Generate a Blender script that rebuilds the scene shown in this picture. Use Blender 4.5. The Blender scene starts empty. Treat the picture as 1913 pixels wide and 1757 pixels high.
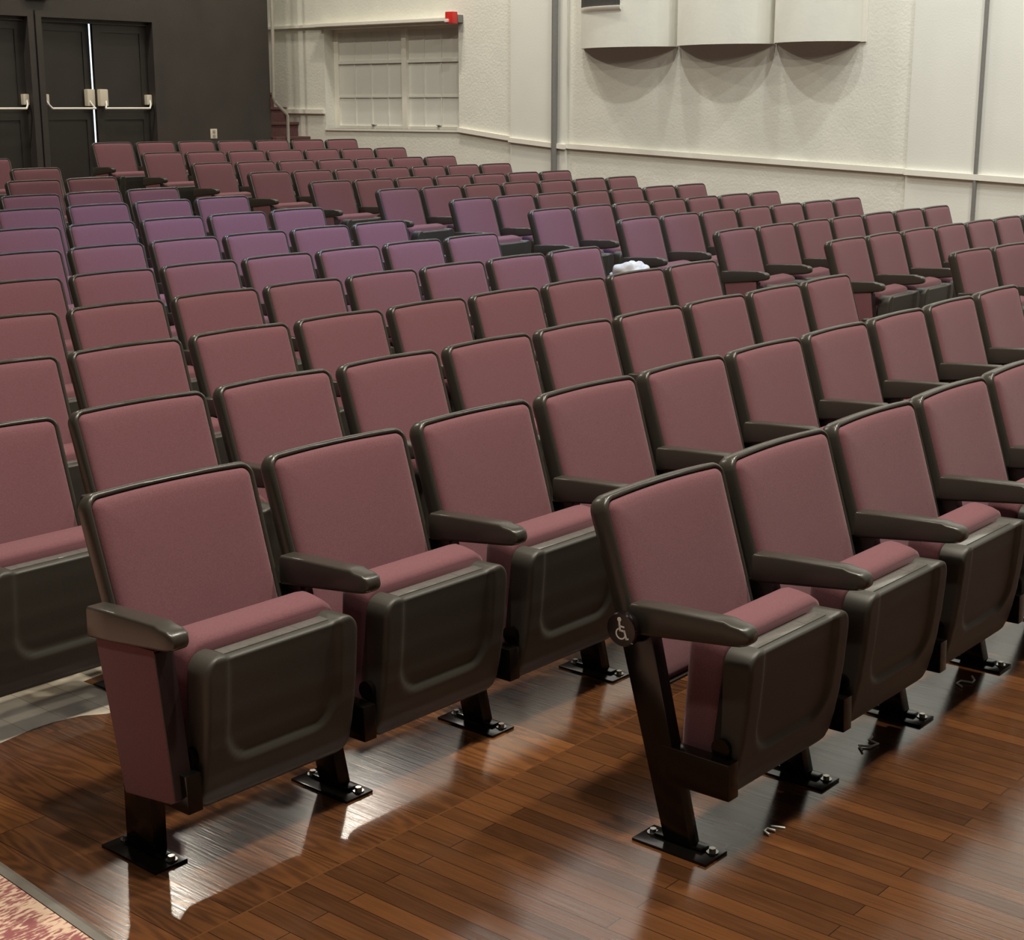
import bpy, bmesh, math, random
from math import sin, cos, pi, sqrt, radians
from mathutils import Vector, Matrix
random.seed(7)
S = bpy.context.scene
COL = S.collection

# ------------------------------------------------------------------ camera, world, lights, exposure
cam_d = bpy.data.cameras.new('camera')
cam_d.sensor_width = 36.0
cam_d.lens = 36.0 * 2870.5 / 1913.0
cam_d.clip_end = 200
cam = bpy.data.objects.new('camera', cam_d)
cam.location = (0, 0, 1.75)
cam.rotation_euler = (pi / 2 - 0.23324, 0, -0.87)
COL.objects.link(cam)
S.camera = cam
S.view_settings.view_transform = 'Standard'
S.view_settings.look = 'None'
S.view_settings.gamma = 1
S.view_settings.use_curve_mapping = False
S.view_settings.exposure = 0.14

W = bpy.data.worlds.new('daylight'); S.world = W
W.use_nodes = True
W.node_tree.nodes['Background'].inputs[0].default_value = (0.72, 0.88, 1.0, 1)
W.node_tree.nodes['Background'].inputs[1].default_value = 2.2

def lamp(name, loc, power, size, color, target=None, spread=180):
    l = bpy.data.lights.new(name, 'AREA'); l.shape = 'DISK'; l.size = size
    l.energy = power; l.color = color; l.spread = radians(spread)
    o = bpy.data.objects.new(name, l); o.location = loc
    if target:
        d = Vector(target) - Vector(loc)
        o.rotation_euler = d.to_track_quat('-Z', 'Y').to_euler()
    COL.objects.link(o); return o
def spot(name, loc, target, power, angle, blend, color, radius=0.12):
    l = bpy.data.lights.new(name, 'SPOT'); l.energy = power; l.spot_size = radians(angle); l.spot_blend = blend
    l.color = color; l.shadow_soft_size = radius
    o = bpy.data.objects.new(name, l); o.location = loc
    d = Vector(target) - Vector(loc); o.rotation_euler = d.to_track_quat('-Z', 'Y').to_euler()
    COL.objects.link(o); return o
XW_ = 14.3
WARM = (1.0, 0.92, 0.78); NEUT = (0.98, 1.0, 0.96); COOL = (0.28, 0.48, 1.0)
for x, y, p, c in ((2.6, 1.6, 330, WARM), (6.0, 1.3, 300, WARM), (9.5, 1.0, 150, NEUT),
                   (3.6, 4.6, 85, WARM), (0.4, 2.6, 115, WARM),
                   (5.8, 14.2, 260, WARM), (9.6, 13.4, 75, WARM), (12.4, 13.2, 65, WARM)):
    lamp('house_light', (x, y, 7.55), p, 0.34, c)
for x, y, p, c in ((10.9, 9.2, 45, NEUT), (11.0, 5.2, 42, NEUT), (12.3, 6.4, 45, NEUT), (12.8, 4.6, 42, NEUT), (13.1, 9.6, 45, NEUT), (11.4, 2.2, 70, NEUT), (12.7, 12.6, 60, WARM)):
    lamp('wall_light', (x, y, 7.4), p, 0.12, c, (XW_, y, 1.0), 130)
spot('cool_spotlight', (7.8, 5.8, 7.4), (7.3, 7.7, 0.7), 2400, 54, 1.0, COOL)
panel = lamp('added_wall_panel_light', (14.22, 12.0, 7.85), 105, 6.4, (1.0, 0.93, 0.86), (0.0, 12.0, 5.0)); panel.data.shape = 'RECTANGLE'; panel.data.size_y = 3.2  # added area light on the unseen upper wall, for fill and floor reflections

# ------------------------------------------------------------------ helpers
def floor_z(x, y):
    t = max(0.0, y - 4.2)
    k = min(1.0, t / 0.6) * min(1.0, max(0.0, (x - 7.9) / 0.9))
    return 0.02975 * t + 0.00181 * t * t + 0.035 * k

def mat(name):
    m = bpy.data.materials.new(name); m.use_nodes = True
    nt = m.node_tree; b = nt.nodes['Principled BSDF']
    return m, nt, b
def simple(name, col, rough=0.5, metal=0.0, noise=0.0, nscale=30, bump=0.0, bscale=200, spec=0.5):
    m, nt, b = mat(name)
    b.inputs['Roughness'].default_value = rough
    b.inputs['Metallic'].default_value = metal
    b.inputs['Specular IOR Level'].default_value = spec
    tc = nt.nodes.new('ShaderNodeTexCoord')
    n = nt.nodes.new('ShaderNodeTexNoise'); n.inputs['Scale'].default_value = nscale; n.inputs['Detail'].default_value = 4
    nt.links.new(tc.outputs['Object'], n.inputs['Vector'])
    r = nt.nodes.new('ShaderNodeValToRGB')
    lo = [max(0, c * (1 - noise)) for c in col]; hi = [min(1, c * (1 + noise)) for c in col]
    r.color_ramp.elements[0].color = (*lo, 1); r.color_ramp.elements[1].color = (*hi, 1)
    r.color_ramp.elements[0].position = 0.3; r.color_ramp.elements[1].position = 0.7
    nt.links.new(n.outputs['Fac'], r.inputs['Fac']); nt.links.new(r.outputs['Color'], b.inputs['Base Color'])
    if bump:
        n2 = nt.nodes.new('ShaderNodeTexNoise'); n2.inputs['Scale'].default_value = bscale; n2.inputs['Detail'].default_value = 3
        nt.links.new(tc.outputs['Object'], n2.inputs['Vector'])
        bp = nt.nodes.new('ShaderNodeBump'); bp.inputs['Strength'].default_value = bump; bp.inputs['Distance'].default_value = 0.01
        nt.links.new(n2.outputs['Fac'], bp.inputs['Height']); nt.links.new(bp.outputs['Normal'], b.inputs['Normal'])
    return m

M = {}
M['fabric'] = simple('maroon_fabric', (0.176, 0.075, 0.086), 0.85, noise=0.12, nscale=260, bump=0.25, bscale=700, spec=0.2)
fb = M['fabric'].node_tree.nodes['Principled BSDF']
fb.inputs['Sheen Weight'].default_value = 0.25; fb.inputs['Sheen Roughness'].default_value = 0.4
fb.inputs['Sheen Tint'].default_value = (0.85, 0.7, 0.72, 1)
M['plastic'] = simple('dark_plastic', (0.047, 0.042, 0.034), 0.29, noise=0.12, nscale=400, bump=0.03, bscale=900)
M['plastic_matte'] = simple('textured_plastic', (0.047, 0.043, 0.035), 0.46, noise=0.14, nscale=400, bump=0.12, bscale=900)
M['strip'] = simple('smooth_plastic', (0.12, 0.115, 0.105), 0.13, noise=0.1, nscale=60)
M['metal'] = simple('black_enamel', (0.0045, 0.0038, 0.0032), 0.16, noise=0.1)
M['bolt'] = simple('bolt_steel', (0.35, 0.34, 0.32), 0.18, metal=0.9)
M['panel_edge'] = simple('dark_maroon_edge', (0.020, 0.009, 0.009), 0.5)
M['disc'] = simple('black_gloss', (0.006, 0.004, 0.004), 0.12)
M['white_ink'] = simple('white_print', (0.92, 0.91, 0.86), 0.5)
M['wall'] = simple('cream_wall_paint', (0.76, 0.75, 0.67), 0.6, noise=0.03, nscale=3, bump=0.35, bscale=38)
M['wallsmooth'] = simple('smooth_wall_paint', (0.76, 0.755, 0.69), 0.55, noise=0.02, nscale=2, bump=0.1, bscale=60)
M['trimpaint'] = simple('trim_paint', (0.82, 0.79, 0.70), 0.4, noise=0.02)
M['pipe'] = simple('grey_pipe_paint', (0.20, 0.195, 0.18), 0.5, noise=0.05)
M['railpaint'] = simple('rail_paint', (0.34, 0.32, 0.27), 0.5, noise=0.05)
M['darkwall'] = simple('dark_wall_paint', (0.042, 0.035, 0.030), 0.55, noise=0.15, nscale=2.5, bump=0.15, bscale=30)
M['door'] = simple('dark_door_paint', (0.028, 0.024, 0.020), 0.5, noise=0.1, nscale=3)
M['ivory'] = simple('ivory_enamel', (0.68, 0.62, 0.50), 0.35, noise=0.02)
M['bar'] = simple('white_enamel_bar', (0.85, 0.83, 0.76), 0.3, noise=0.02)
M['red'] = simple('red_plastic', (0.62, 0.03, 0.025), 0.35, noise=0.05)
M['darkred'] = simple('dark_red_plastic', (0.09, 0.012, 0.010), 0.4, noise=0.05)
M['lens'] = simple('strobe_lens', (0.8, 0.72, 0.7), 0.15)
M['mesh'] = simple('speaker_cloth', (0.05, 0.048, 0.042), 0.9, noise=0.4, nscale=120)
M['ceil'] = simple('ceiling_paint', (0.40, 0.39, 0.36), 0.8, noise=0.03)
M['stage'] = simple('stage_wall_paint', (0.06, 0.055, 0.05), 0.8, noise=0.1)
M['step'] = simple('maroon_step_carpet', (0.115, 0.050, 0.046), 0.9, noise=0.25, nscale=60, bump=0.3, bscale=150)
M['edging'] = simple('grey_vinyl_edging', (0.15, 0.135, 0.115), 0.4, noise=0.1, nscale=20)
M['bag'] = simple('white_plastic_bag', (0.55, 0.55, 0.53), 0.35, noise=0.05)
M['scallop'] = simple('curved_panel_paint', (0.74, 0.735, 0.66), 0.6, noise=0.03, nscale=4, bump=0.12, bscale=25)

# wood floor
m, nt, b = mat('glossy_wood_planks'); M['wood'] = m
def N(t): return nt.nodes.new(t)
L = nt.links.new
tc = N('ShaderNodeTexCoord'); sx = N('ShaderNodeSeparateXYZ'); L(tc.outputs['Object'], sx.inputs[0])
def planks(width, length, off):
    c = N('ShaderNodeCombineXYZ'); L(sx.outputs['Y'], c.inputs[0]); L(sx.outputs['X'], c.inputs[1])
    br = N('ShaderNodeTexBrick'); br.offset = off; br.offset_frequency = 2
    br.inputs['Scale'].default_value = 1; br.inputs['Brick Width'].default_value = length; br.inputs['Row Height'].default_value = width
    br.inputs['Mortar Size'].default_value = 0.0011; br.inputs['Mortar Smooth'].default_value = 0.1; br.inputs['Bias'].default_value = 0
    br.inputs['Color1'].default_value = (0, 0, 0, 1); br.inputs['Color2'].default_value = (1, 1, 1, 1); br.inputs['Mortar'].default_value = (0, 0, 0, 1)
    L(c.outputs[0], br.inputs['Vector'])
    return br
bA = planks(0.152, 1.22, 0.37); bB = planks(0.057, 0.9, 0.43)
gt = N('ShaderNodeMath'); gt.operation = 'GREATER_THAN'; gt.inputs[1].default_value = 2.455; L(sx.outputs['Y'], gt.inputs[0])
pm = N('ShaderNodeMix'); pm.data_type = 'RGBA'; L(gt.outputs[0], pm.inputs[0]); L(bB.outputs['Color'], pm.inputs[6]); L(bA.outputs['Color'], pm.inputs[7])
mm = N('ShaderNodeMix'); mm.data_type = 'FLOAT'; L(gt.outputs[0], mm.inputs[0]); L(bB.outputs['Fac'], mm.inputs[2]); L(bA.outputs['Fac'], mm.inputs[3])
# seam between the two floor areas
sd = N('ShaderNodeMath'); sd.operation = 'SUBTRACT'; sd.inputs[1].default_value = 2.455; L(sx.outputs['Y'], sd.inputs[0])
sa = N('ShaderNodeMath'); sa.operation = 'ABSOLUTE'; L(sd.outputs[0], sa.inputs[0])
sl = N('ShaderNodeMath'); sl.operation = 'LESS_THAN'; sl.inputs[1].default_value = 0.0025; L(sa.outputs[0], sl.inputs[0])
rnd = N('ShaderNodeSeparateColor'); L(pm.outputs[2], rnd.inputs[0])
# grain: stretched noise shifted per plank
mp = N('ShaderNodeCombineXYZ')
mx = N('ShaderNodeMath'); mx.operation = 'MULTIPLY'; mx.inputs[1].default_value = 17.0; L(rnd.outputs[0], mx.inputs[0])
L(sx.outputs['X'], mp.inputs[0]); L(sx.outputs['Y'], mp.inputs[1]); L(mx.outputs[0], mp.inputs[2])
mapn = N('ShaderNodeMapping'); mapn.inputs['Scale'].default_value = (9, 1.1, 1); L(mp.outputs[0], mapn.inputs[0])
n1 = N('ShaderNodeTexNoise'); n1.inputs['Scale'].default_value = 1.0; n1.inputs['Detail'].default_value = 2; L(mapn.outputs[0], n1.inputs['Vector'])
w1 = N('ShaderNodeMath'); w1.operation = 'MULTIPLY'; w1.inputs[1].default_value = 95; L(n1.outputs['Fac'], w1.inputs[0])
w2 = N('ShaderNodeMath'); w2.operation = 'SINE'; L(w1.outputs[0], w2.inputs[0])
map2 = N('ShaderNodeMapping'); map2.inputs['Scale'].default_value = (150, 4, 1); L(mp.outputs[0], map2.inputs[0])
n2 = N('ShaderNodeTexNoise'); n2.inputs['Scale'].default_value = 1.0; n2.inputs['Detail'].default_value = 4; L(map2.outputs[0], n2.inputs['Vector'])
map3 = N('ShaderNodeMapping'); map3.inputs['Scale'].default_value = (4, 1.6, 1); L(mp.outputs[0], map3.inputs[0])
n3 = N('ShaderNodeTexNoise'); n3.inputs['Scale'].default_value = 1.0; n3.inputs['Detail'].default_value = 3; L(map3.outputs[0], n3.inputs['Vector'])
def madd(a, ka, c0):
    x = N('ShaderNodeMath'); x.operation = 'MULTIPLY_ADD'; L(a, x.inputs[0]); x.inputs[1].default_value = ka
    if isinstance(c0, float): x.inputs[2].default_value = c0
    else: L(c0, x.inputs[2])
    return x.outputs[0]
am = N('ShaderNodeMath'); am.operation = 'MULTIPLY_ADD'; L(gt.outputs[0], am.inputs[0]); am.inputs[1].default_value = 0.08; am.inputs[2].default_value = 0.03
am2 = N('ShaderNodeMath'); am2.operation = 'MULTIPLY'; L(am.outputs[0], am2.inputs[0]); L(w2.outputs[0], am2.inputs[1])
v = madd(am2.outputs[0], 1.0, 0.09)
v = madd(n2.outputs['Fac'], 0.28, v)
v = madd(n3.outputs['Fac'], 0.58, v)
v = madd(rnd.outputs[0], 0.30, v)
v = madd(v, 1.0, -0.17)
cr = N('ShaderNodeValToRGB'); L(v, cr.inputs[0])
e = cr.color_ramp.elements
e[0].position = 0.12; e[0].color = (0.030, 0.0125, 0.006, 1)
e[1].position = 0.95; e[1].color = (0.22, 0.088, 0.029, 1)
x1 = cr.color_ramp.elements.new(0.42); x1.color = (0.074, 0.0295, 0.0120, 1)
x2 = cr.color_ramp.elements.new(0.68); x2.color = (0.125, 0.048, 0.0165, 1)
mo = N('ShaderNodeMix'); mo.data_type = 'RGBA'; L(mm.outputs[0], mo.inputs[0]); L(cr.outputs[0], mo.inputs[6]); mo.inputs[7].default_value = (0.012, 0.006, 0.003, 1)
mo2 = N('ShaderNodeMix'); mo2.data_type = 'RGBA'; L(sl.outputs[0], mo2.inputs[0]); L(mo.outputs[2], mo2.inputs[6]); mo2.inputs[7].default_value = (0.11, 0.045, 0.018, 1)
L(mo2.outputs[2], b.inputs['Base Color'])
rr_ = madd(n2.outputs['Fac'], 0.16, 0.09); L(rr_, b.inputs['Roughness'])
bp = N('ShaderNodeBump'); bp.inputs['Strength'].default_value = 0.06; bp.inputs['Distance'].default_value = 0.004
L(n2.outputs['Fac'], bp.inputs['Height']); L(bp.outputs['Normal'], b.inputs['Normal'])
b.inputs['Specular IOR Level'].default_value = 0.85

# woven carpet
m, nt, b = mat('maroon_cream_carpet'); M['carpet'] = m; L = nt.links.new
tc = N('ShaderNodeTexCoord'); mp = N('ShaderNodeMapping'); mp.inputs['Scale'].default_value = (38, 120, 1); L(tc.outputs['Object'], mp.inputs[0])
n1 = N('ShaderNodeTexNoise'); n1.inputs['Scale'].default_value = 1; n1.inputs['Detail'].default_value = 3; L(mp.outputs[0], n1.inputs['Vector'])
n2 = N('ShaderNodeTexNoise'); n2.inputs['Scale'].default_value = 9; n2.inputs['Detail'].default_value = 2; L(tc.outputs['Object'], n2.inputs['Vector'])
ad = N('ShaderNodeMath'); ad.operation = 'MULTIPLY_ADD'; L(n2.outputs['Fac'], ad.inputs[0]); ad.inputs[1].default_value = 0.6; L(n1.outputs['Fac'], ad.inputs[2])
cr = N('ShaderNodeValToRGB'); L(ad.outputs[0], cr.inputs[0])
cr.color_ramp.elements[0].position = 0.74; cr.color_ramp.elements[0].color = (0.26, 0.085, 0.085, 1)
cr.color_ramp.elements[1].position = 0.86; cr.color_ramp.elements[1].color = (0.62, 0.44, 0.32, 1)
L(cr.outputs[0], b.inputs['Base Color']); b.inputs['Roughness'].default_value = 0.95
bp = N('ShaderNodeBump'); bp.inputs['Strength'].default_value = 0.4; bp.inputs['Distance'].default_value = 0.004
L(n1.outputs['Fac'], bp.inputs['Height']); L(bp.outputs['Normal'], b.inputs['Normal'])

def mesh_from(bm, name, material, smooth=40):
    me = bpy.data.meshes.new(name); bmesh.ops.recalc_face_normals(bm, faces=bm.faces[:])
    bm.to_mesh(me); bm.free(); me.materials.append(M[material])
    if smooth:
        for p in me.polygons: p.use_smooth = True
        me.set_sharp_from_angle(angle=radians(smooth))
    return me
def link(name, me, parent=None, loc=(0, 0, 0), rot=(0, 0, 0)):
    o = bpy.data.objects.new(name, me); COL.objects.link(o); o.location = loc; o.rotation_euler = rot
    if parent: o.parent = parent
    return o
def tag(o, label=None, cat=None, group=None, kind=None):
    if label: o['label'] = label
    if cat: o['category'] = cat
    if group: o['group'] = group
    if kind: o['kind'] = kind
    return o
def box(bm, x0, x1, y0, y1, z0, z1, bev=0.0):
    r = bmesh.ops.create_cube(bm, size=1.0)
    vs = r['verts']
    for v in vs:
        v.co = Vector(((x0 + x1) / 2 + v.co.x * (x1 - x0), (y0 + y1) / 2 + v.co.y * (y1 - y0), (z0 + z1) / 2 + v.co.z * (z1 - z0)))
    if bev:
        es = list({e for v in vs for e in v.link_edges})
        bmesh.ops.bevel(bm, geom=es, offset=bev, segments=2, affect='EDGES', profile=0.7)
def tube(bm, pts, r, seg=10, caps=True):
    pts = [Vector(p) for p in pts]; rings = []
    up = Vector((0.13, 0.31, 0.94))
    for i, p in enumerate(pts):
        d = (pts[min(i + 1, len(pts) - 1)] - pts[max(i - 1, 0)]).normalized()
        a = d.cross(up).normalized(); c = d.cross(a)
        rings.append([bm.verts.new(p + (a * cos(2 * pi * k / seg) + c * sin(2 * pi * k / seg)) * r) for k in range(seg)])
    for A, B in zip(rings, rings[1:]):
        for k in range(seg): bm.faces.new((A[k], A[(k + 1) % seg], B[(k + 1) % seg], B[k]))
    if caps: bm.faces.new(rings[0]); bm.faces.new(rings[-1])
def loft(bm, rings, cap0=True, cap1=True):
    R = [[bm.verts.new(p) for p in r] for r in rings]; n = len(R[0])
    for A, B in zip(R, R[1:]):
        for k in range(n): bm.faces.new((A[k], A[(k + 1) % n], B[(k + 1) % n], B[k]))
    if cap0: bm.faces.new(R[0])
    if cap1: bm.faces.new(R[-1])
def prism_x(bm, poly, x0, x1, bev=0.0):
    """side outline (y, z) extruded from x0 to x1"""
    A = [bm.verts.new((x0, y, z)) for y, z in poly]; B = [bm.verts.new((x1, y, z)) for y, z in poly]
    n = len(A); fs = [bm.faces.new(A), bm.faces.new(B)]
    for k in range(n): fs.append(bm.faces.new((A[k], A[(k + 1) % n], B[(k + 1) % n], B[k])))
    if bev:
        bmesh.ops.recalc_face_normals(bm, faces=fs)
        es = list({e for f in fs for e in f.edges})
        bmesh.ops.bevel(bm, geom=es, offset=bev, segments=2, affect='EDGES', profile=0.7)
def rrect(hw, z0, z1, rt, rb, n=7, crown=0.0, m=8):
    """rounded rectangle loop in (x, s); constant point count"""
    out = []
    def arc(cx, cz, r, a0, a1):
        for i in range(n): a = a0 + (a1 - a0) * i / (n - 1); out.append((cx + r * cos(a), cz + r * sin(a)))
    def seg(a, b_):
        for i in range(1, m): out.append((a[0] + (b_[0] - a[0]) * i / m, a[1] + (b_[1] - a[1]) * i / m))
    arc(hw - rb, z0 + rb, rb, -pi / 2, 0); seg(out[-1], (hw, z1 - rt))
    arc(hw - rt, z1 - rt, rt, 0, pi / 2); seg(out[-1], (-hw + rt, z1))
    arc(-hw + rt, z1 - rt, rt, pi / 2, pi); seg(out[-1], (-hw, z0 + rb))
    arc(-hw + rb, z0 + rb, rb, pi, 1.5 * pi); seg(out[-1], (hw - rb, z0))
    if crown:
        h = z1 - z0
        out = [(x, s + crown * (0.5 - (x / hw) ** 2) * max(0, (s - z0) / h) ** 2) for x, s in out]
    return out

# ------------------------------------------------------------------ seat parts (local: x across, -y front, z up, origin on floor under the top of the back)
TA = radians(17.5); BO = (-0.165, 0.37); BL = 0.514
def back_pt(x, s, d):
    x = x * (0.972 + 0.028 * s / BL)
    d = d + 0.16 * x * x
    return Vector((x, BO[0] + s * sin(TA) - d * cos(TA), BO[1] + s * cos(TA) + d * sin(TA)))
def back_ring(i, d, hw=0.255):
    return [back_pt(x, s, d) for x, s in rrect(hw - i, i, BL - i, max(0.040 - i, 0.012), max(0.035 - i, 0.012), crown=0.007)]
bm = bmesh.new()
loft(bm, [back_ring(i, d) for i, d in ((0.11, -0.066), (0.05, -0.064), (0.022, -0.06), (0.007, -0.05), (0.0, -0.036), (0.0, -0.004), (0.003, 0.002), (0.008, 0.0045), (0.012, 0.0035), (0.0145, 0.0), (0.0155, -0.008))])
ME_SHELL = mesh_from(bm, 'back_shell', 'plastic')
bm = bmesh.new()
loft(bm, [back_ring(i, d) for i, d in ((0.016, -0.0075), (0.0162, -0.001), (0.019, 0.0045), (0.025, 0.0090), (0.034, 0.0122), (0.050, 0.0145), (0.085, 0.0160), (0.14, 0.0168), (0.19, 0.0172), (0.235, 0.0175))])
ME_PAD = mesh_from(bm, 'back_pad', 'fabric', 60)

def lerp_tab(tab, z):
    if z <= tab[0][0]: return tab[0][1]
    for (a, ya), (b_, yb) in zip(tab, tab[1:]):
        if z <= b_:
            t = (z - a) / (b_ - a); t = t * t * (3 - 2 * t) * 0.35 + t * 0.65
            return ya + (yb - ya) * t
    return tab[-1][1]
PROF = [(0.142, -0.374), (0.165, -0.390), (0.20, -0.402), (0.25, -0.413), (0.31, -0.423), (0.39, -0.432), (0.48, -0.438), (0.60, -0.442)]
ZT, ZB, HW = 0.536, 0.142, 0.236
def sdf_rr(x, z, cx, cz, hx, hz, r):
    qx = abs(x - cx) - hx + r; qz = abs(z - cz) - hz + r
    return sqrt(max(qx, 0) ** 2 + max(qz, 0) ** 2) + min(max(qx, qz), 0) - r
def sstep(a, b_, v):
    t = min(1, max(0, (v - a) / (b_ - a))); return t * t * (3 - 2 * t)
def pan_hw(z):
    r = 0.046; h = HW
    if z > ZT - r: h = HW - r + sqrt(max(0, r * r - (z - ZT + r) ** 2))
    r = 0.045
    if z < ZB + r: h = min(h, HW - r + sqrt(max(0, r * r - (z - ZB - r) ** 2)))
    return h
def pan_mesh():
    bm = bmesh.new()
    NX, NZ = 54, 56; rows = []
    for j in range(NZ + 1):
        v = j / NZ; v = 0.5 - 0.5 * cos(pi * v) * 0.75 - 0.5 * (1 - 2 * v) * 0.25
        z = ZB + (ZT - ZB) * v; h = pan_hw(z); row = []
        for i in range(NX + 1):
            t = -1 + 2 * i / NX; t = sin(t * pi / 2) * 0.45 + t * 0.55
            x = h * t
            d = min(h - abs(x), ZT - z, z - ZB); re = 0.013
            y = lerp_tab(PROF, z)
            if d < re: y += re * (1 - sqrt(max(0, 1 - (1 - d / re) ** 2)))
            m_ = 1 - sstep(-0.010, 0.010, sdf_rr(x, z, 0, 0.48, 0.168, 0.222, 0.075))
            y += 0.011 * m_
            zz = z - 0.010 * (1 - sstep(0.155, 0.185, abs(x))) * sstep(ZT - 0.03, ZT, z)
            row.append(bm.verts.new((x, y, zz)))
        rows.append(row)
    for A, B in zip(rows, rows[1:]):
        for i in range(NX): bm.faces.new((A[i], A[i + 1], B[i + 1], B[i]))
    loop = rows[0][:] + [r[-1] for r in rows[1:]] + rows[-1][-2::-1] + [r[0] for r in rows[-2:0:-1]]
    def back_y(z): return -0.362 + 0.04 * sstep(0.28, 0.14, z) if z < 0.28 else -0.362
    back = [bm.verts.new((v.co.x * 0.985, max(v.co.y + 0.012, back_y(v.co.z)), v.co.z - (0.002 if v.co.z > 0.4 else -0.006))) for v in loop]
    n = len(loop)
    for k in range(n): bm.faces.new((loop[k], loop[(k + 1) % n], back[(k + 1) % n], back[k]))
    bm.faces.new(back)
    return mesh_from(bm, 'seat_pan', 'plastic_matte', 50)
ME_PAN = pan_mesh()
bm = bmesh.new()
box(bm, -0.163, 0.163, -0.409, -0.373, 0.5235, 0.5285, 0.0015)
box(bm, 0.066, 0.068, -0.408, -0.374, 0.5280, 0.5290)
ME_STRIP = mesh_from(bm, 'top_strip', 'strip')
bm = bmesh.new()
def cush_ring(i, y, dz=0.0):
    return [Vector((x, y + 0.055 * (0.6 - z), z + dz * sstep(0.4, 0.6, z))) for x, z in rrect(0.226 - i, 0.175 + i, 0.567 - i, max(0.05 - i, 0.01), max(0.05 - i, 0.01))]
loft(bm, [cush_ring(0.006, -0.364, -0.020), cush_ring(0.0, -0.358, -0.013), cush_ring(0.0, -0.340, -0.005), cush_ring(0.0, -0.310, 0.001), cush_ring(0.0, -0.285, 0.003), cush_ring(0.004, -0.270, 0.002), cush_ring(0.012, -0.260), cush_ring(0.03, -0.255), cush_ring(0.10, -0.252)])
ME_CUSH = mesh_from(bm, 'seat_cushion', 'fabric', 60)

def arm_mesh():
    bm = bmesh.new(); st = ((-0.113, 0.535, 0.608, 0.050), (-0.118, 0.532, 0.613, 0.054), (-0.20, 0.542, 0.619, 0.055), (-0.33, 0.558, 0.624, 0.055), (-0.380, 0.564, 0.626, 0.055),
                              (-0.396, 0.566, 0.621, 0.055), (-0.420, 0.570, 0.619, 0.054), (-0.436, 0.575, 0.613, 0.050), (-0.443, 0.582, 0.604, 0.042))
    rings = []
    for y, z0, z1, w in st:
        rings.append([Vector((x, y, z)) for x, z in rrect(w / 2, z0, z1, min(0.0065, (z1 - z0) * 0.4), min(0.010, (z1 - z0) * 0.4), n=4, m=2)])
    loft(bm, rings); return mesh_from(bm, 'armrest', 'plastic', 45)
ME_ARM = arm_mesh()
bm = bmesh.new()
prism_x(bm, [(-0.092, 0.532), (-0.184, 0.552), (-0.252, 0.27), (-0.315, 0.012), (-0.236, 0.012)], -0.020, 0.020, 0.004)
ME_POST = mesh_from(bm, 'standard', 'metal', 35)
bm = bmesh.new()
prism_x(bm, [(-0.225, 0.262), (-0.415, 0.262), (-0.418, 0.168), (-0.275, 0.166), (-0.245, 0.160)], -0.021, 0.021, 0.003)
ME_BRACKET = mesh_from(bm, 'seat_bracket', 'metal', 35)
bm = bmesh.new()
box(bm, -0.060, 0.034, -0.385, -0.170, 0.0005, 0.007, 0.002)
box(bm, -0.017, 0.017, -0.345, -0.205, 0.006, 0.016, 0.004)
ME_FOOT = mesh_from(bm, 'foot_plate', 'metal', 35)
bm = bmesh.new()
bmesh.ops.create_cone(bm, cap_ends=True, segments=20, radius1=0.015, radius2=0.015, depth=0.003, matrix=Matrix.Translation((0, 0, 0.0015)))
bmesh.ops.create_cone(bm, cap_ends=True, segments=6, radius1=0.0095, radius2=0.0088, depth=0.009, matrix=Matrix.Translation((0, 0, 0.0075)))
ME_BOLT = mesh_from(bm, 'bolt', 'bolt', 35)
bm = bmesh.new()
bmesh.ops.create_cone(bm, cap_ends=True, segments=20, radius1=0.025, radius2=0.021, depth=0.03, matrix=Matrix.Rotation(pi / 2, 4, 'Y'))
ME_PIVOT = mesh_from(bm, 'seat_pivot', 'metal', 35)
bm = bmesh.new()
prism_x(bm, [(-0.115, 0.545), (-0.345, 0.560), (-0.395, 0.200), (-0.380, 0.190), (-0.200, 0.165)], -0.026, 0.026, 0.006)
ME_PANEL = mesh_from(bm, 'end_panel', 'fabric', 35)
bm = bmesh.new()
prism_x(bm, [(-0.165, 0.50), (-0.275, 0.50), (-0.270, 0.012), (-0.162, 0.012)], -0.020, 0.020, 0.004)
ME_POST_END = mesh_from(bm, 'standard', 'metal', 35)
bm = bmesh.new()
prism_x(bm, [(-0.3455, 0.556), (-0.3495, 0.554), (-0.3995, 0.205), (-0.394, 0.200)], -0.0255, 0.0255, 0.0015)
ME_PANEL_EDGE = mesh_from(bm, 'panel_edge', 'panel_edge', 35)
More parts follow.
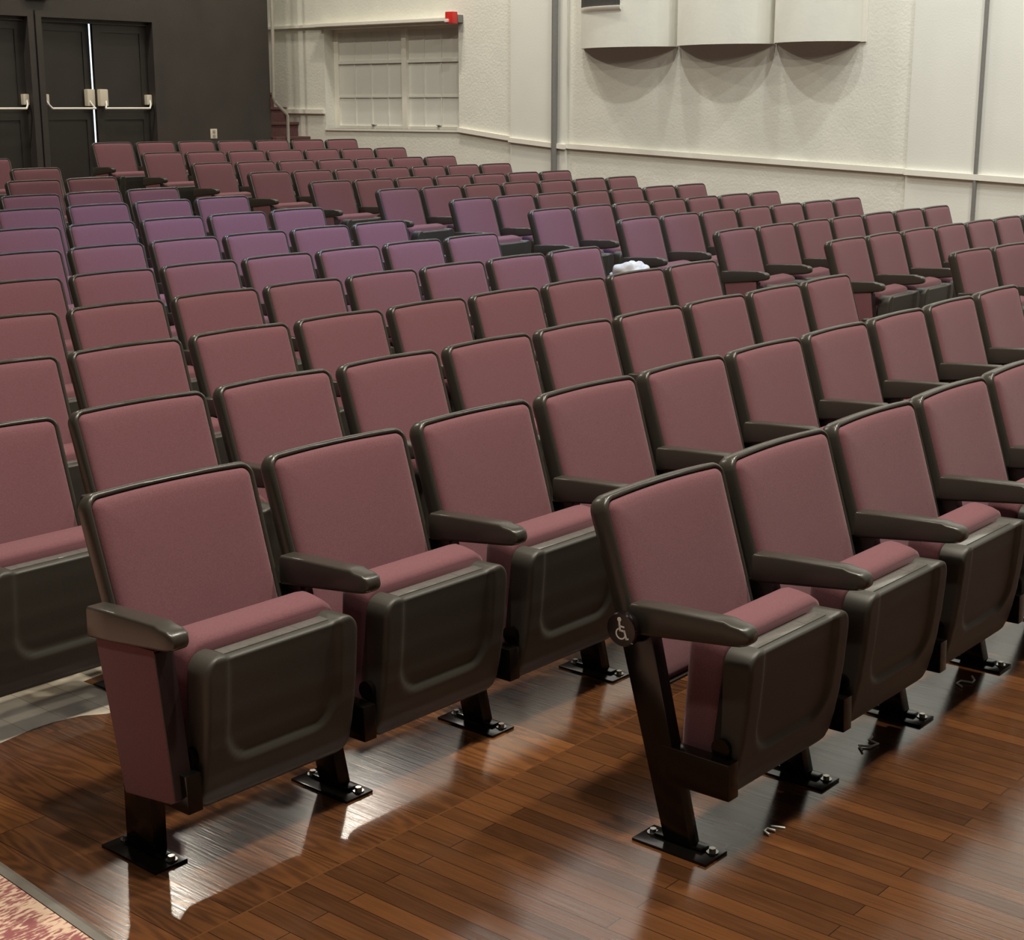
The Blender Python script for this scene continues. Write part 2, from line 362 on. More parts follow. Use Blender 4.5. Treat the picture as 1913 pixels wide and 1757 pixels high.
# round badge facing -x with the wheelchair symbol
bm = bmesh.new()
R = Matrix.Rotation(pi / 2, 4, 'Y')
bmesh.ops.create_cone(bm, cap_ends=True, segments=40, radius1=0.041, radius2=0.044, depth=0.004, matrix=Matrix.Translation((-0.010, 0, 0)) @ R)
bmesh.ops.create_cone(bm, cap_ends=True, segments=40, radius1=0.044, radius2=0.044, depth=0.016, matrix=Matrix.Translation((0, 0, 0)) @ R)
ME_BADGE = mesh_from(bm, 'badge', 'disc', 35)
def symbol():
    bm = bmesh.new(); X0, X1 = -0.0124, -0.0116
    def poly(pts):   # pts in (u right, v up), u -> -y
        A = [bm.verts.new((X0, -u, v)) for u, v in pts]; B = [bm.verts.new((X1, -u, v)) for u, v in pts]
        n = len(A); bm.faces.new(A); bm.faces.new(B)
        for k in range(n): bm.faces.new((A[k], A[(k + 1) % n], B[(k + 1) % n], B[k]))
    def stroke(a, b_, w):
        a = Vector(a); b_ = Vector(b_); d = (b_ - a).normalized(); n = Vector((-d.y, d.x)) * w / 2; d = d * w / 2
        poly([(a - d + n)[:], (b_ + d + n)[:], (b_ + d - n)[:], (a - d - n)[:]])
    poly([(-0.005 + 0.0052 * cos(2 * pi * k / 16), 0.0235 + 0.0052 * sin(2 * pi * k / 16)) for k in range(16)])
    stroke((-0.0045, 0.0165), (-0.0025, -0.0010), 0.0048)
    stroke((-0.0035, 0.0085), (0.0070, 0.0080), 0.0036)
    stroke((-0.0025, -0.0010), (0.0090, -0.0015), 0.0044)
    stroke((0.0090, -0.0015), (0.0140, -0.0170), 0.0042)
    stroke((0.0140, -0.0185), (0.0185, -0.0170), 0.0036)
    N_ = 22; a0, a1 = radians(120), radians(345); c = (-0.0005, -0.0085)
    prev = None
    for k in range(N_):
        a = a0 + (a1 - a0) * k / N_; a2 = a0 + (a1 - a0) * (k + 1) / N_
        poly([(c[0] + r * cos(t), c[1] + r * sin(t)) for r, t in ((0.0135, a), (0.0135, a2), (0.0103, a2), (0.0103, a))])
    return mesh_from(bm, 'wheelchair_symbol', 'white_ink', 0)
ME_SYMBOL = symbol()

ORD = ['', 'first', 'second', 'third', 'fourth', 'fifth', 'sixth', 'seventh', 'eighth', 'ninth', 'tenth', 'eleventh', 'twelfth', 'thirteenth']
SEATGROUP = 'maroon auditorium seats'
def make_seat(X, Y, top, ang, label, left_end=None, right_end=False, wide=1.0, cat='seat'):
    """left_end: 'panel', 'badge' or None"""
    fz = floor_z(X, Y)
    t = bpy.data.objects.new('auditorium_seat', None); COL.objects.link(t)
    t.empty_display_size = 0.1
    t.location = (X, Y, fz); t.rotation_euler = (0, 0, ang); t.scale = (1, 1, (top - fz) / 0.862)
    tag(t, label, cat, SEATGROUP)
    for o_ in (link('back_shell', ME_SHELL, t), link('back_pad', ME_PAD, t)): o_.scale.x = wide
    pan = link('seat_pan', ME_PAN, t); link('top_strip', ME_STRIP, pan)
    link('seat_cushion', ME_CUSH, t)
    hw = 0.279
    for sx_, has in ((-1, True), (1, right_end)):
        if not has: continue
        x = sx_ * hw; xa = x; dy = 0.0
        if sx_ < 0 and left_end == 'panel': x = -0.268; xa = -0.288; dy = 0.035
        if sx_ < 0 and left_end == 'badge': x = -0.258; xa = -0.262
        da = -0.014 if wide > 1 else 0.0
        link('armrest', ME_ARM, t, (xa, dy * 0.6 + da, 0))
        link('standard', ME_POST_END if dy else ME_POST, t, (x, 0, 0)); link('seat_bracket', ME_BRACKET, t, (x, 0, 0))
        ft = link('foot_plate', ME_FOOT, t, (x, dy * 1.6, 0))
        link('bolt', ME_BOLT, ft, (0.004, -0.362, 0.007)); link('bolt', ME_BOLT, ft, (-0.004, -0.194, 0.007))
        link('seat_pivot', ME_PIVOT, t, (sx_ * 0.236, -0.372, 0.284))
        if sx_ < 0 and left_end == 'panel':
            p = link('end_panel', ME_PANEL, t, (-0.283, 0, 0)); tag(p, 'maroon fabric end panel'); link('panel_edge', ME_PANEL_EDGE, p)
        if sx_ < 0 and left_end == 'badge':
            bd = link('badge', ME_BADGE, t, (-0.308, -0.128, 0.552)); tag(bd, 'round black badge with white wheelchair symbol')
            link('wheelchair_symbol', ME_SYMBOL, bd).scale = (1, 1.12, 1.12)
    return t

CROWS = [
  (0, 3.143, 2.167, 0.832, -0.0071, 5), (1, 2.296, 3.068, 0.851, -0.0179, 10), (2, 2.367, 4.056, 0.832, -0.0194, 10),
  (3, 2.982, 4.966, 0.851, -0.0188, 9), (4, 3.586, 5.864, 0.879, -0.0184, 8), (5, 4.210, 6.760, 0.913, -0.0142, 7),
  (6, 4.798, 7.632, 0.959, -0.0109, 6), (7, 5.377, 8.495, 1.014, -0.0104, 5), (8, 6.013, 9.431, 1.064, -0.0098, 4),
  (9, 6.646, 10.385, 1.094, -0.0084, 3), (10, 7.318, 11.371, 1.150, -0.0071, 2), (11, 8.080, 12.505, 1.196, -0.0058, 1),
  (12, 8.16, 13.45, 1.256, -0.0045, 1)]
RROWS = [
  (0, 9.393, 4.117, 0.862, -0.0355, 2), (1, 9.021, 4.804, 0.918, 0.0419, 7), (2, 8.831, 5.522, 0.955, 0.0533, 7),
  (3, 8.903, 6.365, 0.986, 0.0594, 7), (4, 9.053, 7.278, 1.003, 0.0606, 7), (5, 9.202, 8.200, 1.038, 0.0570, 7),
  (6, 9.312, 9.118, 1.079, 0.0519, 7), (7, 9.525, 10.159, 1.102, 0.0447, 7), (8, 9.679, 11.150, 1.150, 0.0375, 7),
  (9, 9.779, 12.092, 1.208, 0.0307, 7), (10, 9.894, 13.022, 1.286, 0.0245, 7), (11, 9.915, 13.894, 1.373, 0.0185, 7)]
for r, x, y, z, a, n in CROWS:
    for i in range(n):
        if i > 0: x += 0.56 * cos(a - 0.00279); y += 0.56 * sin(a - 0.00279); a += 0.00558; z += 0.00241
        if r == 0:
            if i == 0: lab = 'maroon front row seat with wheelchair badge on its bare black aisle post'
            else: lab = 'maroon front row seat, %s to the right of the wheelchair badge seat' % ORD[i]
            make_seat(x, y, z, a, lab, 'badge' if i == 0 else None, i == n - 1, 1.035)
        elif r == 1:
            if i == 0: lab = 'maroon seat with fabric end panel at left end of second row'
            else: lab = 'maroon seat, %s to the right of the fabric end panel seat, second row' % ORD[i]
            make_seat(x, y, z, a, lab, 'panel' if i == 0 else None, i == n - 1)
        else:
            k = n - i
            lab = ('maroon seat at the aisle end of the %s row, centre block' % ORD[r + 1]) if k == 1 else \
                  ('maroon seat, %s from the aisle in the %s row, centre block' % (ORD[k], ORD[r + 1]))
            make_seat(x, y, z, a, lab, None, i == n - 1)
for r, x, y, z, a, n in RROWS:
    for i in range(n):
        if i > 0: x += 0.5596 * cos(a + 0.0016); y += 0.5596 * sin(a + 0.0016); a -= 0.0032; z -= 0.0037
        rn = 'last row' if r == 11 else '%s row from the back' % ORD[12 - r]
        lab = ('maroon end panel seat on the aisle in the %s, right block' % rn) if i == 0 else \
              ('maroon seat by the wall, seventh in the %s, right block' % rn) if i == 6 else \
              ('maroon seat, %s from the aisle in the %s, right block' % (ORD[i + 1], rn))
        make_seat(x, y, z, a, lab, 'panel' if i == 0 else None, i == 6)

# ------------------------------------------------------------------ room shell
XW, YR, XL, YF, ZC = 14.3, 15.65, -6.0, -6.0, 9.6
def struct(name, bm, material, smooth=0, parent=None):
    o = link(name, mesh_from(bm, name, material, smooth), parent)
    if not parent: o['kind'] = 'structure'
    return o
# floor: flat at the front, rising to the back
bm = bmesh.new(); ys = [YF] + [0.5 * k for k in range(-11, 37)]; xs = [XL, 0, 2, 4, 6, 7.9, 8.3, 8.8, 10, 12, XW + 0.4]
g = [[bm.verts.new((x, y, floor_z(x, y))) for x in xs] for y in ys]
for A, B in zip(g, g[1:]):
    for k in range(len(xs) - 1): bm.faces.new((A[k], A[k + 1], B[k + 1], B[k]))
struct('floor', bm, 'wood', 30)
# aisle carpet and its edging
bm = bmesh.new()
prev = None
for y in [YF + 0.1 + 0.5 * k for k in range(43)]:
    if y > 15.4: break
    z = floor_z(0, y); e0 = 1.692 + 0.075 * (min(y, 4.5) - 2.6); c = [bm.verts.new(p) for p in ((0.2, y, z), (0.2, y, z + 0.008), (e0, y, z + 0.008), (e0, y, z))]
    if prev:
        for k in range(4): bm.faces.new((prev[k], prev[(k + 1) % 4], c[(k + 1) % 4], c[k]))
    else: bm.faces.new(c)
    prev = c
bm.faces.new(prev)
o = struct('aisle_carpet', bm, 'carpet'); del o['kind']; tag(o, 'maroon and cream woven carpet running along the left aisle', 'carpet')
bm = bmesh.new(); prev = None
for y in [YF + 0.1 + 0.5 * k for k in range(43)]:
    if y > 15.4: break
    z = floor_z(0, y); e0 = 1.692 + 0.075 * (min(y, 4.5) - 2.6); c = [bm.verts.new(p) for p in ((e0 + 0.0015, y, z), (e0 + 0.0015, y, z + 0.0095), (e0 + 0.022, y, z + 0.0095), (e0 + 0.036, y, z + 0.003), (e0 + 0.036, y, z))]
    if prev:
        for k in range(5): bm.faces.new((prev[k], prev[(k + 1) % 5], c[(k + 1) % 5], c[k]))
    else: bm.faces.new(c)
    prev = c
bm.faces.new(prev)
o = struct('carpet_edging', bm, 'edging'); del o['kind']; tag(o, 'grey vinyl edging strip between carpet and wood floor', 'edging strip')
bm = bmesh.new(); box(bm, XL - 0.2, XW + 0.5, YF - 0.2, 18.2, ZC, ZC + 0.2); struct('ceiling', bm, 'ceil')
bm = bmesh.new(); box(bm, XL - 0.2, XL, YF - 0.2, 18.0, -0.2, ZC); struct('wall_left', bm, 'stage')
bm = bmesh.new(); box(bm, XL, XW + 0.3, YF - 0.2, YF, -0.2, ZC); struct('wall_front', bm, 'stage')

# right wall with a recessed window opening: y 12.93..15.28, z 1.45..2.70
WY0, WY1, WZ0, WZ1 = 12.91, 15.27, 1.45, 2.71
bm = bmesh.new()
box(bm, XW, XW + 0.35, YF, WY0, -0.2, ZC); box(bm, XW, XW + 0.35, WY1, 18.0, -0.2, ZC)
box(bm, XW, XW + 0.35, WY0, WY1, -0.2, WZ0); box(bm, XW, XW + 0.35, WY0, WY1, WZ1, ZC)
struct('wall_right', bm, 'wall')
# flat pilasters on the right wall
for k, (y0, y1) in enumerate(((11.22, 12.06), (-6.0, 6.965))):
    bm = bmesh.new(); box(bm, XW - 0.035, XW + 0.01, y0, y1, 0.0, ZC - 0.01, 0.004); struct('trim_%d' % (k + 1), bm, 'wallsmooth')
# chair rail: short level piece, then runs sloping down with the floor
def rail(name, y0, z0, y1, z1, dx, h=0.055):
    bm = bmesh.new()
    for (xa, xb, dz0, dz1) in ((XW - dx - 0.042, XW - dx + 0.02, -h, 0.0),):
        vs = [bm.verts.new((x, y, z + d)) for (y, z) in ((y0, z0), (y1, z1)) for x in (xa, xb) for d in (dz0, dz1)]
        for q in ((0, 1, 3, 2), (4, 5, 7, 6), (0, 1, 5, 4), (2, 3, 7, 6), (0, 2, 6, 4), (1, 3, 7, 5)): bm.faces.new([vs[i] for i in q])
    struct(name, bm, 'trimpaint')
rail('trim_3', 12.905, 1.486, 12.062, 1.392, 0.0)
rail('trim_4', 12.062, 1.379, 11.22, 1.309, 0.035)
rail('trim_5', 11.22, 1.318, 6.965, 1.142, 0.0)
rail('trim_6', 6.965, 1.139, YF, 0.60, 0.035)
rail('trim_7', 16.1, 1.700, 15.285, 1.695, 0.0)
# ledge above the window
bm = bmesh.new(); box(bm, XW - 0.14, XW + 0.02, 12.87, 15.30, 2.735, 2.775, 0.004); box(bm, XW - 0.06, XW + 0.02, 15.28, 17.9, 2.735, 2.775, 0.004)
struct('trim_8', bm, 'trimpaint')
# window: painted-over twin sashes set back in the opening
bm = bmesh.new(); XS = XW + 0.20
box(bm, XS - 0.03, XS + 0.05, WY0, WY0 + 0.05, WZ0, WZ1); box(bm, XS - 0.03, XS + 0.05, WY1 - 0.08, WY1, WZ0, WZ1)
box(bm, XS - 0.03, XS + 0.05, WY0 + 0.05, WY1 - 0.08, WZ0, WZ0 + 0.04); box(bm, XS - 0.03, XS + 0.05, WY0 + 0.05, WY1 - 0.08, WZ1 - 0.04, WZ1)
box(bm, XS - 0.06, XS + 0.05, 13.93, 14.01, WZ0 + 0.001, WZ1 - 0.001)
win = struct('window_1', bm, 'trimpaint')
for nm, y0, y1, ms in (('sash', 12.96, 13.93, (13.08, 13.37, 13.66)), ('sash', 14.01, 15.19, (14.30, 14.60, 14.90))):
    bm = bmesh.new()
    box(bm, XS - 0.005, XS + 0.03, y0, y1, WZ0 + 0.04, WZ1 - 0.04)
    box(bm, XS - 0.035, XS, y0, y1, 2.272, 2.312); box(bm, XS - 0.022, XS, y0, y1, 1.845, 1.868)
    for q in ms: box(bm, XS - 0.016, XS, q - 0.010, q + 0.010, WZ0 + 0.04, WZ1 - 0.04)
    s_ = struct(nm, bm, 'wallsmooth', 0, win)
    bm = bmesh.new(); yc = (y0 + y1) / 2 - 0.05
    box(bm, XS - 0.035, XS, yc - 0.03, yc + 0.03, WZ0 + 0.04, WZ0 + 0.055, 0.003); box(bm, XS - 0.055, XS - 0.03, yc - 0.008, yc + 0.03, WZ0 + 0.048, WZ0 + 0.06, 0.003)
    link('sash_latch', mesh_from(bm, 'sash_latch', 'railpaint', 35), s_)
bm = bmesh.new(); box(bm, XW - 0.02, XW + 0.2, WY0 - 0.01, WY1 + 0.01, WZ0 - 0.025, WZ0, 0.004); struct('window_sill', bm, 'trimpaint', 0, win)

# bars added over the panel light; no window is known up here
bm = bmesh.new()
for y in (8.76, 10.37, 12.0, 13.63, 15.24): box(bm, XW - 0.13, XW, y - 0.04, y + 0.04, 6.2, 9.5)
for z in (6.2, 7.85, 9.5): box(bm, XW - 0.12, XW, 8.72, 15.28, z - 0.03, z + 0.03)
struct('added_panel_bars', bm, 'trimpaint')
# conduits on the pilasters
for y, nm, lab in ((11.365, 'wall_conduit', 'grey vertical conduit on the right wall left of the curved panels'), (6.235, 'wall_conduit', 'grey vertical conduit on the right wall near the right frame edge')):
    bm = bmesh.new(); z0 = 0.62 if y > 8 else 0.25
    rp = 0.036 if y > 8 else 0.020
    tube(bm, [(XW - 0.036 - rp, y, floor_z(XW, y) - 0.002), (XW - 0.036 - rp, y, ZC - 0.02)], rp, 14)
    c = link(nm, mesh_from(bm, nm, 'pipe', 50)); tag(c, lab, 'conduit')

# curved acoustic panels
for k, (y0, y1, lab) in enumerate(((11.00, 9.712, 'cream curved wall panel with dark grille, leftmost of three'), (9.70, 8.512, 'cream curved wall panel, middle of the three'), (8.50, 7.53, 'cream curved wall panel, rightmost of three'))):
    bm = bmesh.new(); n = 28; dep = 0.36; zb, zt = 2.365, 5.6
    def pt(t, off=0.0):
        th = pi * (0.5 - t) * 0.92; s0 = sin(pi * 0.46); c0 = cos(pi * 0.46)
        return (XW - (dep - off) * (cos(th) - c0) / (1 - c0) - 0.002, (y0 + y1) / 2 + (y0 - y1) / 2 * (1 - off * 0.03) * sin(th) / s0)
    out = [pt(i / n) for i in range(n + 1)]; inn = [pt(i / n, 0.03) for i in range(n + 1)]
    loop = out + inn[::-1]
    A = [bm.verts.new((x, y, zb)) for x, y in loop]; B = [bm.verts.new((x, y, zt)) for x, y in loop]; N2 = len(loop)
    for i in range(N2): bm.faces.new((A[i], A[(i + 1) % N2], B[(i + 1) % N2], B[i]))
    for i in range(n):
        j = N2 - 1 - i
        bm.faces.new((A[i], A[i + 1], A[j - 1], A[j])); bm.faces.new((B[i], B[i + 1], B[j - 1], B[j]))
    pnl = link('acoustic_panel', mesh_from(bm, 'acoustic_panel', 'scallop', 50)); tag(pnl, lab, 'acoustic panel', 'curved acoustic panels on the right wall')
    # thin flange where the panel meets the wall
    bm = bmesh.new(); box(bm, XW - 0.02, XW, y1 - 0.05 if k == 2 else y1, y1 + 0.006, zb - 0.004, zt); link('mounting_flange', mesh_from(bm, 'mounting_flange', 'trimpaint', 0), pnl)
    if k == 0:
        bm = bmesh.new(); m_ = 12
        t0, t1 = 0.10, 0.56
        lo = [pt(t0 + (t1 - t0) * i / m_, -0.012) for i in range(m_ + 1)]; li = [pt(t0 + (t1 - t0) * i / m_, 0.0) for i in range(m_ + 1)]
        A = [bm.verts.new((x, y, 2.795)) for x, y in lo]; B = [bm.verts.new((x, y, 3.6)) for x, y in lo]
        A2 = [bm.verts.new((x, y, 2.795)) for x, y in li]; B2 = [bm.verts.new((x, y, 3.6)) for x, y in li]
        for i in range(m_):
            bm.faces.new((A[i], A[i + 1], B[i + 1], B[i])); bm.faces.new((A[i], A[i + 1], A2[i + 1], A2[i]))
        for q in (0, m_): bm.faces.new((A[q], B[q], B2[q], A2[q]))
        tag(link('grille', mesh_from(bm, 'grille', 'mesh', 50), pnl), 'dark speaker cloth grille')
        bm = bmesh.new()
        lo = [pt(t0 - 0.01 + (t1 - t0 + 0.02) * i / m_, -0.03) for i in range(m_ + 1)]; li = [pt(t0 - 0.01 + (t1 - t0 + 0.02) * i / m_, 0.01) for i in range(m_ + 1)]
        rows_ = []
        for z, L_ in ((2.80, li), (2.80, lo), (2.77, lo), (2.735, li)): rows_.append([bm.verts.new((x, y, z)) for x, y in L_])
        for A_, B_ in zip(rows_, rows_[1:] + rows_[:1]):
            for i in range(m_): bm.faces.new((A_[i], A_[i + 1], B_[i + 1], B_[i]))
        for q in (0, m_): bm.faces.new([r_[q] for r_ in rows_])
        link('grille_lip', mesh_from(bm, 'grille_lip', 'trimpaint', 50), pnl)

# fire alarm strobe at the end of the ledge
t = bpy.data.objects.new('fire_alarm_strobe', None); COL.objects.link(t); t.location = (XW, 12.90, 2.77); tag(t, 'red fire alarm strobe at the right end of the window ledge', 'alarm')
bm = bmesh.new(); box(bm, -0.09, 0, -0.07, 0.05, -0.055, 0.035, 0.004); link('back_box', mesh_from(bm, 'back_box', 'pipe', 30), t)
bm = bmesh.new(); box(bm, -0.18, -0.09, -0.062, 0.062, -0.068, 0.068, 0.012); link('housing', mesh_from(bm, 'housing', 'red', 30), t)
bm = bmesh.new(); box(bm, -0.205, -0.17, 0.0, 0.055, -0.055, -0.015, 0.01); tag(link('strobe_lens', mesh_from(bm, 'strobe_lens', 'lens', 30), t), 'clear strobe lens')

# rear wall with two double-door openings
XE = 13.68; DZ = 2.735
openings = ((8.30, 10.165), (10.30, 11.86))
bm = bmesh.new(); x = XL
for a_, b_ in openings:
    box(bm, x, a_, YR, YR + 0.22, -0.2, ZC); box(bm, a_, b_, YR, YR + 0.22, DZ, ZC); x = b_
box(bm, x, XE, YR, YR + 0.22, -0.2, ZC)
struct('wall_rear', bm, 'darkwall')
fzr = floor_z(10, YR)
# wall behind the stair alcove
bm = bmesh.new(); box(bm, XE - 0.2, XW + 0.4, 18.0, 18.2, -0.2, ZC); box(bm, XE - 0.22, XE, YR + 0.22, 18.0, -0.2, ZC); struct('wall_alcove', bm, 'wall')
# door frames
for k, (a_, b_) in enumerate(openings):
    bm = bmesh.new()
    box(bm, a_ - 0.055, a_ + 0.02, YR - 0.025, YR + 0.20, fzr - 0.1, DZ - 0.02); box(bm, b_ - 0.02, b_ + 0.055, YR - 0.025, YR + 0.20, fzr - 0.1, DZ - 0.02)
    box(bm, a_ - 0.055, b_ + 0.055, YR - 0.025, YR + 0.20, DZ - 0.02, DZ + 0.05)
    box(bm, a_ + 0.01, b_ - 0.01, YR + 0.070, YR + 0.097, DZ - 0.065, DZ - 0.01)
    struct('trim_%d' % (k + 9), bm, 'darkwall')
def leaf(name, hinge_x, w, swing, hand, label):
    """door leaf hinged at hinge_x; hand +1 extends to +x"""
    t = bpy.data.objects.new(name, None); COL.objects.link(t); t.location = (hinge_x, YR + 0.10, fzr + 0.004); t.rotation_euler = (0, 0, swing)
    t['kind'] = 'structure'; t['label'] = label
    H = DZ - 0.035 - fzr - 0.004
    bm = bmesh.new(); s_ = lambda a_, b_: (min(a_ * hand, b_ * hand), max(a_ * hand, b_ * hand))
    x0, x1 = s_(0, w); box(bm, x0, x1, 0.012, 0.045, 0, H)
    zr = 1.056
    for (p, q, z0, z1) in ((0, 0.10, 0, H), (w - 0.10, w, 0, H), (0.10, w - 0.10, 0, 0.22), (0.10, w - 0.10, zr - 0.09, zr + 0.07), (0.10, w - 0.10, H - 0.12, H)):
        x0, x1 = s_(p, q); box(bm, x0, x1, 0.0, 0.02, z0, z1)
    link('door_panel', mesh_from(bm, 'door_panel', 'door', 0), t)
    zb = 1.156
    bar = bpy.data.objects.new('panic_bar', None); COL.objects.link(bar); bar.parent = t
    bm = bmesh.new(); tube(bm, [(hand * 0.075, -0.105, zb - 0.06), (hand * (w - 0.05), -0.105, zb - 0.06)], 0.0125, 10)
    for p in (0.075, w - 0.05):
        tube(bm, [(hand * (p), -0.105, zb - 0.06), (hand * (p - 0.03), -0.085, zb - 0.02), (hand * (p - 0.05), -0.045, zb + 0.045)], 0.011, 8)
    tag(link('push_rod', mesh_from(bm, 'push_rod', 'bar', 50), bar), 'white push rod')
    bm = bmesh.new(); x0, x1 = s_(0.0, 0.075); box(bm, x0, x1, -0.06, 0.0, zb - 0.02, zb + 0.10, 0.012); link('hinge_bracket', mesh_from(bm, 'hinge_bracket', 'ivory', 35), bar)
    bm = bmesh.new(); x0, x1 = s_(w - 0.125, w - 0.012); box(bm, x0, x1, -0.065, 0.0, zb - 0.035, zb + 0.16, 0.014); link('latch_case', mesh_from(bm, 'latch_case', 'ivory', 35), bar)
    return t
leaf('door_1', 11.835, 0.76, 0.0, -1, 'dark exit door leaf, right leaf of the pair with a light slit')
leaf('door_2', 10.325, 0.752, radians(5.5), 1, 'dark exit door leaf standing slightly ajar, light slit at its edge')
leaf('door_3', 10.14, 0.84, 0.0, -1, 'dark exit door leaf at the left edge of the photo')
leaf('door_4', 8.325, 0.95, 0.0, 1, 'dark exit door leaf beyond the left edge of the photo')
# outlet on the dark wall
t = bpy.data.objects.new('wall_outlet', None); COL.objects.link(t); t.location = (12.72, YR, 1.40); tag(t, 'ivory wall outlet plate low on the dark rear wall', 'outlet')
bm = bmesh.new(); box(bm, -0.052, 0.052, -0.008, 0, -0.06, 0.06, 0.003); link('cover_plate', mesh_from(bm, 'cover_plate', 'ivory', 30), t)
bm = bmesh.new(); box(bm, -0.02, 0.02, -0.014, -0.006, -0.045, -0.008, 0.004); box(bm, -0.02, 0.02, -0.014, -0.006, 0.008, 0.045, 0.004); link('socket', mesh_from(bm, 'socket', 'railpaint', 30), t)
# exit sign box over the doors
t = bpy.data.objects.new('exit_sign', None); COL.objects.link(t); t.location = (10.275, YR, 3.0); tag(t, 'dark red sign box on the dark wall above the doors', 'sign')
bm = bmesh.new(); box(bm, -0.14, 0.14, -0.06, 0, -0.105, 0.105, 0.008); link('sign_housing', mesh_from(bm, 'sign_housing', 'darkred', 30), t)
# stairs in the corner alcove
bm = bmesh.new(); z0 = floor_z(14, YR)
steps = ((15.58, 1.325), (15.80, 1.525), (16.03, 1.725), (16.27, 1.925), (16.5, 2.1), (16.74, 2.28))
heights = [1.140] + [0] * 0
prof = []
base = floor_z(14, 15.5)
tops = (1.345, 1.530, 1.725, 1.915, 2.10)
ysr = (15.60, 15.82, 16.05, 16.29, 16.53, 17.9)
nlow = 3
# two more steps below in front, hidden by the seats
ys_all = [15.12, 15.36] + list(ysr); zs_all = [base + (1.345 - base) / 3, base + 2 * (1.345 - base) / 3] + list(tops)
for k in range(len(zs_all)):
    xa = XE + 0.02
    y0 = ys_all[k]; z1 = zs_all[k]
    box(bm, xa, XW - 0.002, y0, ys_all[k + 1] + 0.02 if k + 1 < len(ys_all) else 17.9, base - 0.05, z1 - 0.03)
    box(bm, xa, XW - 0.002, y0 - 0.022, ys_all[k + 1] + 0.02, z1 - 0.035, z1, 0.008)
o = link('staircase', mesh_from(bm, 'staircase', 'step', 30)); tag(o, 'maroon carpeted steps in the far corner beside the dark wall', 'stairs')
bm = bmesh.new()
tube(bm, [(13.66, 15.54, 4.6), (13.66, 15.54, 2.6), (13.635, 15.54, 1.85), (13.65, 15.54, 1.80), (13.85, 15.54, 1.64), (13.868, 15.54, 1.61), (13.868, 15.54, base + 2 * (1.345 - base) / 3 + 0.002)], 0.022, 10)
o = link('bent_pipe', mesh_from(bm, 'bent_pipe', 'railpaint', 50)); tag(o, 'grey bent pipe rail running down to the corner steps', 'pipe rail')

# white crumpled plastic bag on an armrest
bm = bmesh.new(); bmesh.ops.create_icosphere(bm, subdivisions=4, radius=1.0)
rg = random.Random(3); dirs = [(Vector((rg.uniform(-1, 1), rg.uniform(-1, 1), rg.uniform(-1, 1))).normalized(), rg.uniform(5, 11), rg.uniform(0, 6)) for _ in range(9)]
for v in bm.verts:
    p = v.co.copy(); k = sum(sin(p.dot(d) * f + o_) for d, f, o_ in dirs) / 9
    s_ = 1 + 0.35 * k
    v.co = Vector((p.x * 0.12 * s_, p.y * 0.08 * s_, max(0.0, (p.z * 0.5 + 0.42)) * 0.125 * (1 + 0.4 * k)))
o = link('plastic_bag', mesh_from(bm, 'plastic_bag', 'bag', 60)); o.location = (7.80, 5.62, 0.686); o.rotation_euler = (0, 0, -0.87)
tag(o, 'white crumpled plastic bag resting on the aisle armrest of the fifth row', 'bag')

# thin pale plank-patterned patch on the floor behind the end panel seat
m, nt, b = mat('pale_plank_pattern'); M['pale'] = m; L = nt.links.new
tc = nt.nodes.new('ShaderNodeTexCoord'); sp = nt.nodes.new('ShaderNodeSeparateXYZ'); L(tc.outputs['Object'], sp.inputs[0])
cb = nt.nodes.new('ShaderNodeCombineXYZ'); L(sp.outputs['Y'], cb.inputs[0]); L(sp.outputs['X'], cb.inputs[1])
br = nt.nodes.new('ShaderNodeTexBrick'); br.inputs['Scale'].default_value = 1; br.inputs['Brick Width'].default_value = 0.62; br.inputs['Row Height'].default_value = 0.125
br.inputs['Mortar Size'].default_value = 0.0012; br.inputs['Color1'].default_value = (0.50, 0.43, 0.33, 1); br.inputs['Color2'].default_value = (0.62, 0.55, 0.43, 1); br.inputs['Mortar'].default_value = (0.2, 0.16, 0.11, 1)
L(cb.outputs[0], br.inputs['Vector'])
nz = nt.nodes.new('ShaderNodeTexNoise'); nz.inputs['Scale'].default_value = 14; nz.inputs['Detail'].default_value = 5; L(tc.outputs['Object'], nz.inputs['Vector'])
mxx = nt.nodes.new('ShaderNodeMix'); mxx.data_type = 'RGBA'; mxx.blend_type = 'MULTIPLY'; mxx.inputs[0].default_value = 0.6
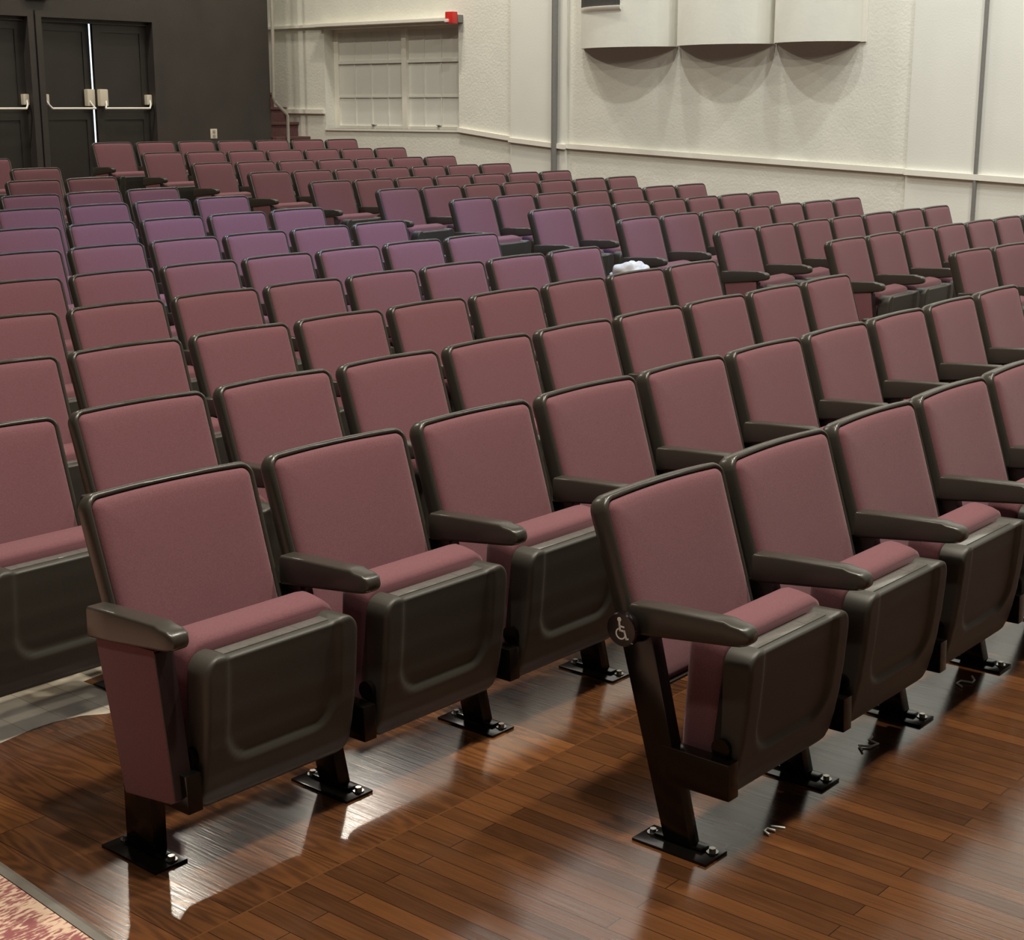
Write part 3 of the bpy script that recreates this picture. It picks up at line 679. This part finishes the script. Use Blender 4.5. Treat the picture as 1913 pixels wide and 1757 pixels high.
L(br.outputs['Color'], mxx.inputs[6]); L(nz.outputs['Fac'], mxx.inputs[7]); L(mxx.outputs[2], b.inputs['Base Color']); b.inputs['Roughness'].default_value = 0.4
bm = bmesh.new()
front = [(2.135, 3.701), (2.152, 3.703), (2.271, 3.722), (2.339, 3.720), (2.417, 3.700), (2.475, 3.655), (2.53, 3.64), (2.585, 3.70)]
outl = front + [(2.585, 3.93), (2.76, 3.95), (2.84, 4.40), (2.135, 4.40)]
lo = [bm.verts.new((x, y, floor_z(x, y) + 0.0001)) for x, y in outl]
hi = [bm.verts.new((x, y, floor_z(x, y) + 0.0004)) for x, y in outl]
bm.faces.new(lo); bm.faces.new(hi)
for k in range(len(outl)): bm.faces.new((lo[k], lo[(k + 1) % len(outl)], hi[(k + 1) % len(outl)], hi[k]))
o = link('pale_floor_patch', mesh_from(bm, 'pale_floor_patch', 'pale', 0)); tag(o, 'pale beige plank-patterned patch on the floor behind the end panel seat', 'floor sheet')
# little white offcuts on the wood floor in front of the front row
for pts, lab in ((((3.665, 1.818), (3.690, 1.842), (3.705, 1.812), (3.735, 1.806), (3.742, 1.838), (3.772, 1.842)), 'white curled plastic offcut on the floor, middle one of three'),
                 (((4.300, 1.812), (4.318, 1.838), (4.345, 1.836), (4.352, 1.802), (4.378, 1.806), (4.405, 1.826)), 'white curled plastic offcut on the floor, the one farthest right'),
                 (((3.058, 1.752), (3.066, 1.772), (3.084, 1.774), (3.086, 1.752)), 'small pale hooked plastic offcut on the floor, leftmost of three')):
    bm = bmesh.new(); tube(bm, [(x, y, 0.0046) for x, y in pts], 0.0032, 8)
    o = link('plastic_offcut', mesh_from(bm, 'plastic_offcut', 'white_ink', 60)); tag(o, lab, 'offcut', 'white plastic offcuts on the wood floor')
bm = bmesh.new(); box(bm, -0.018, 0.018, -0.003, 0.003, 0.0005, 0.004, 0.001)
o = link('plastic_strip', mesh_from(bm, 'plastic_strip', 'white_ink', 30)); o.location = (3.112, 1.760, 0); o.rotation_euler = (0, 0, -1.2); tag(o, 'tiny straight white plastic strip beside the hooked offcut on the floor', 'offcut')
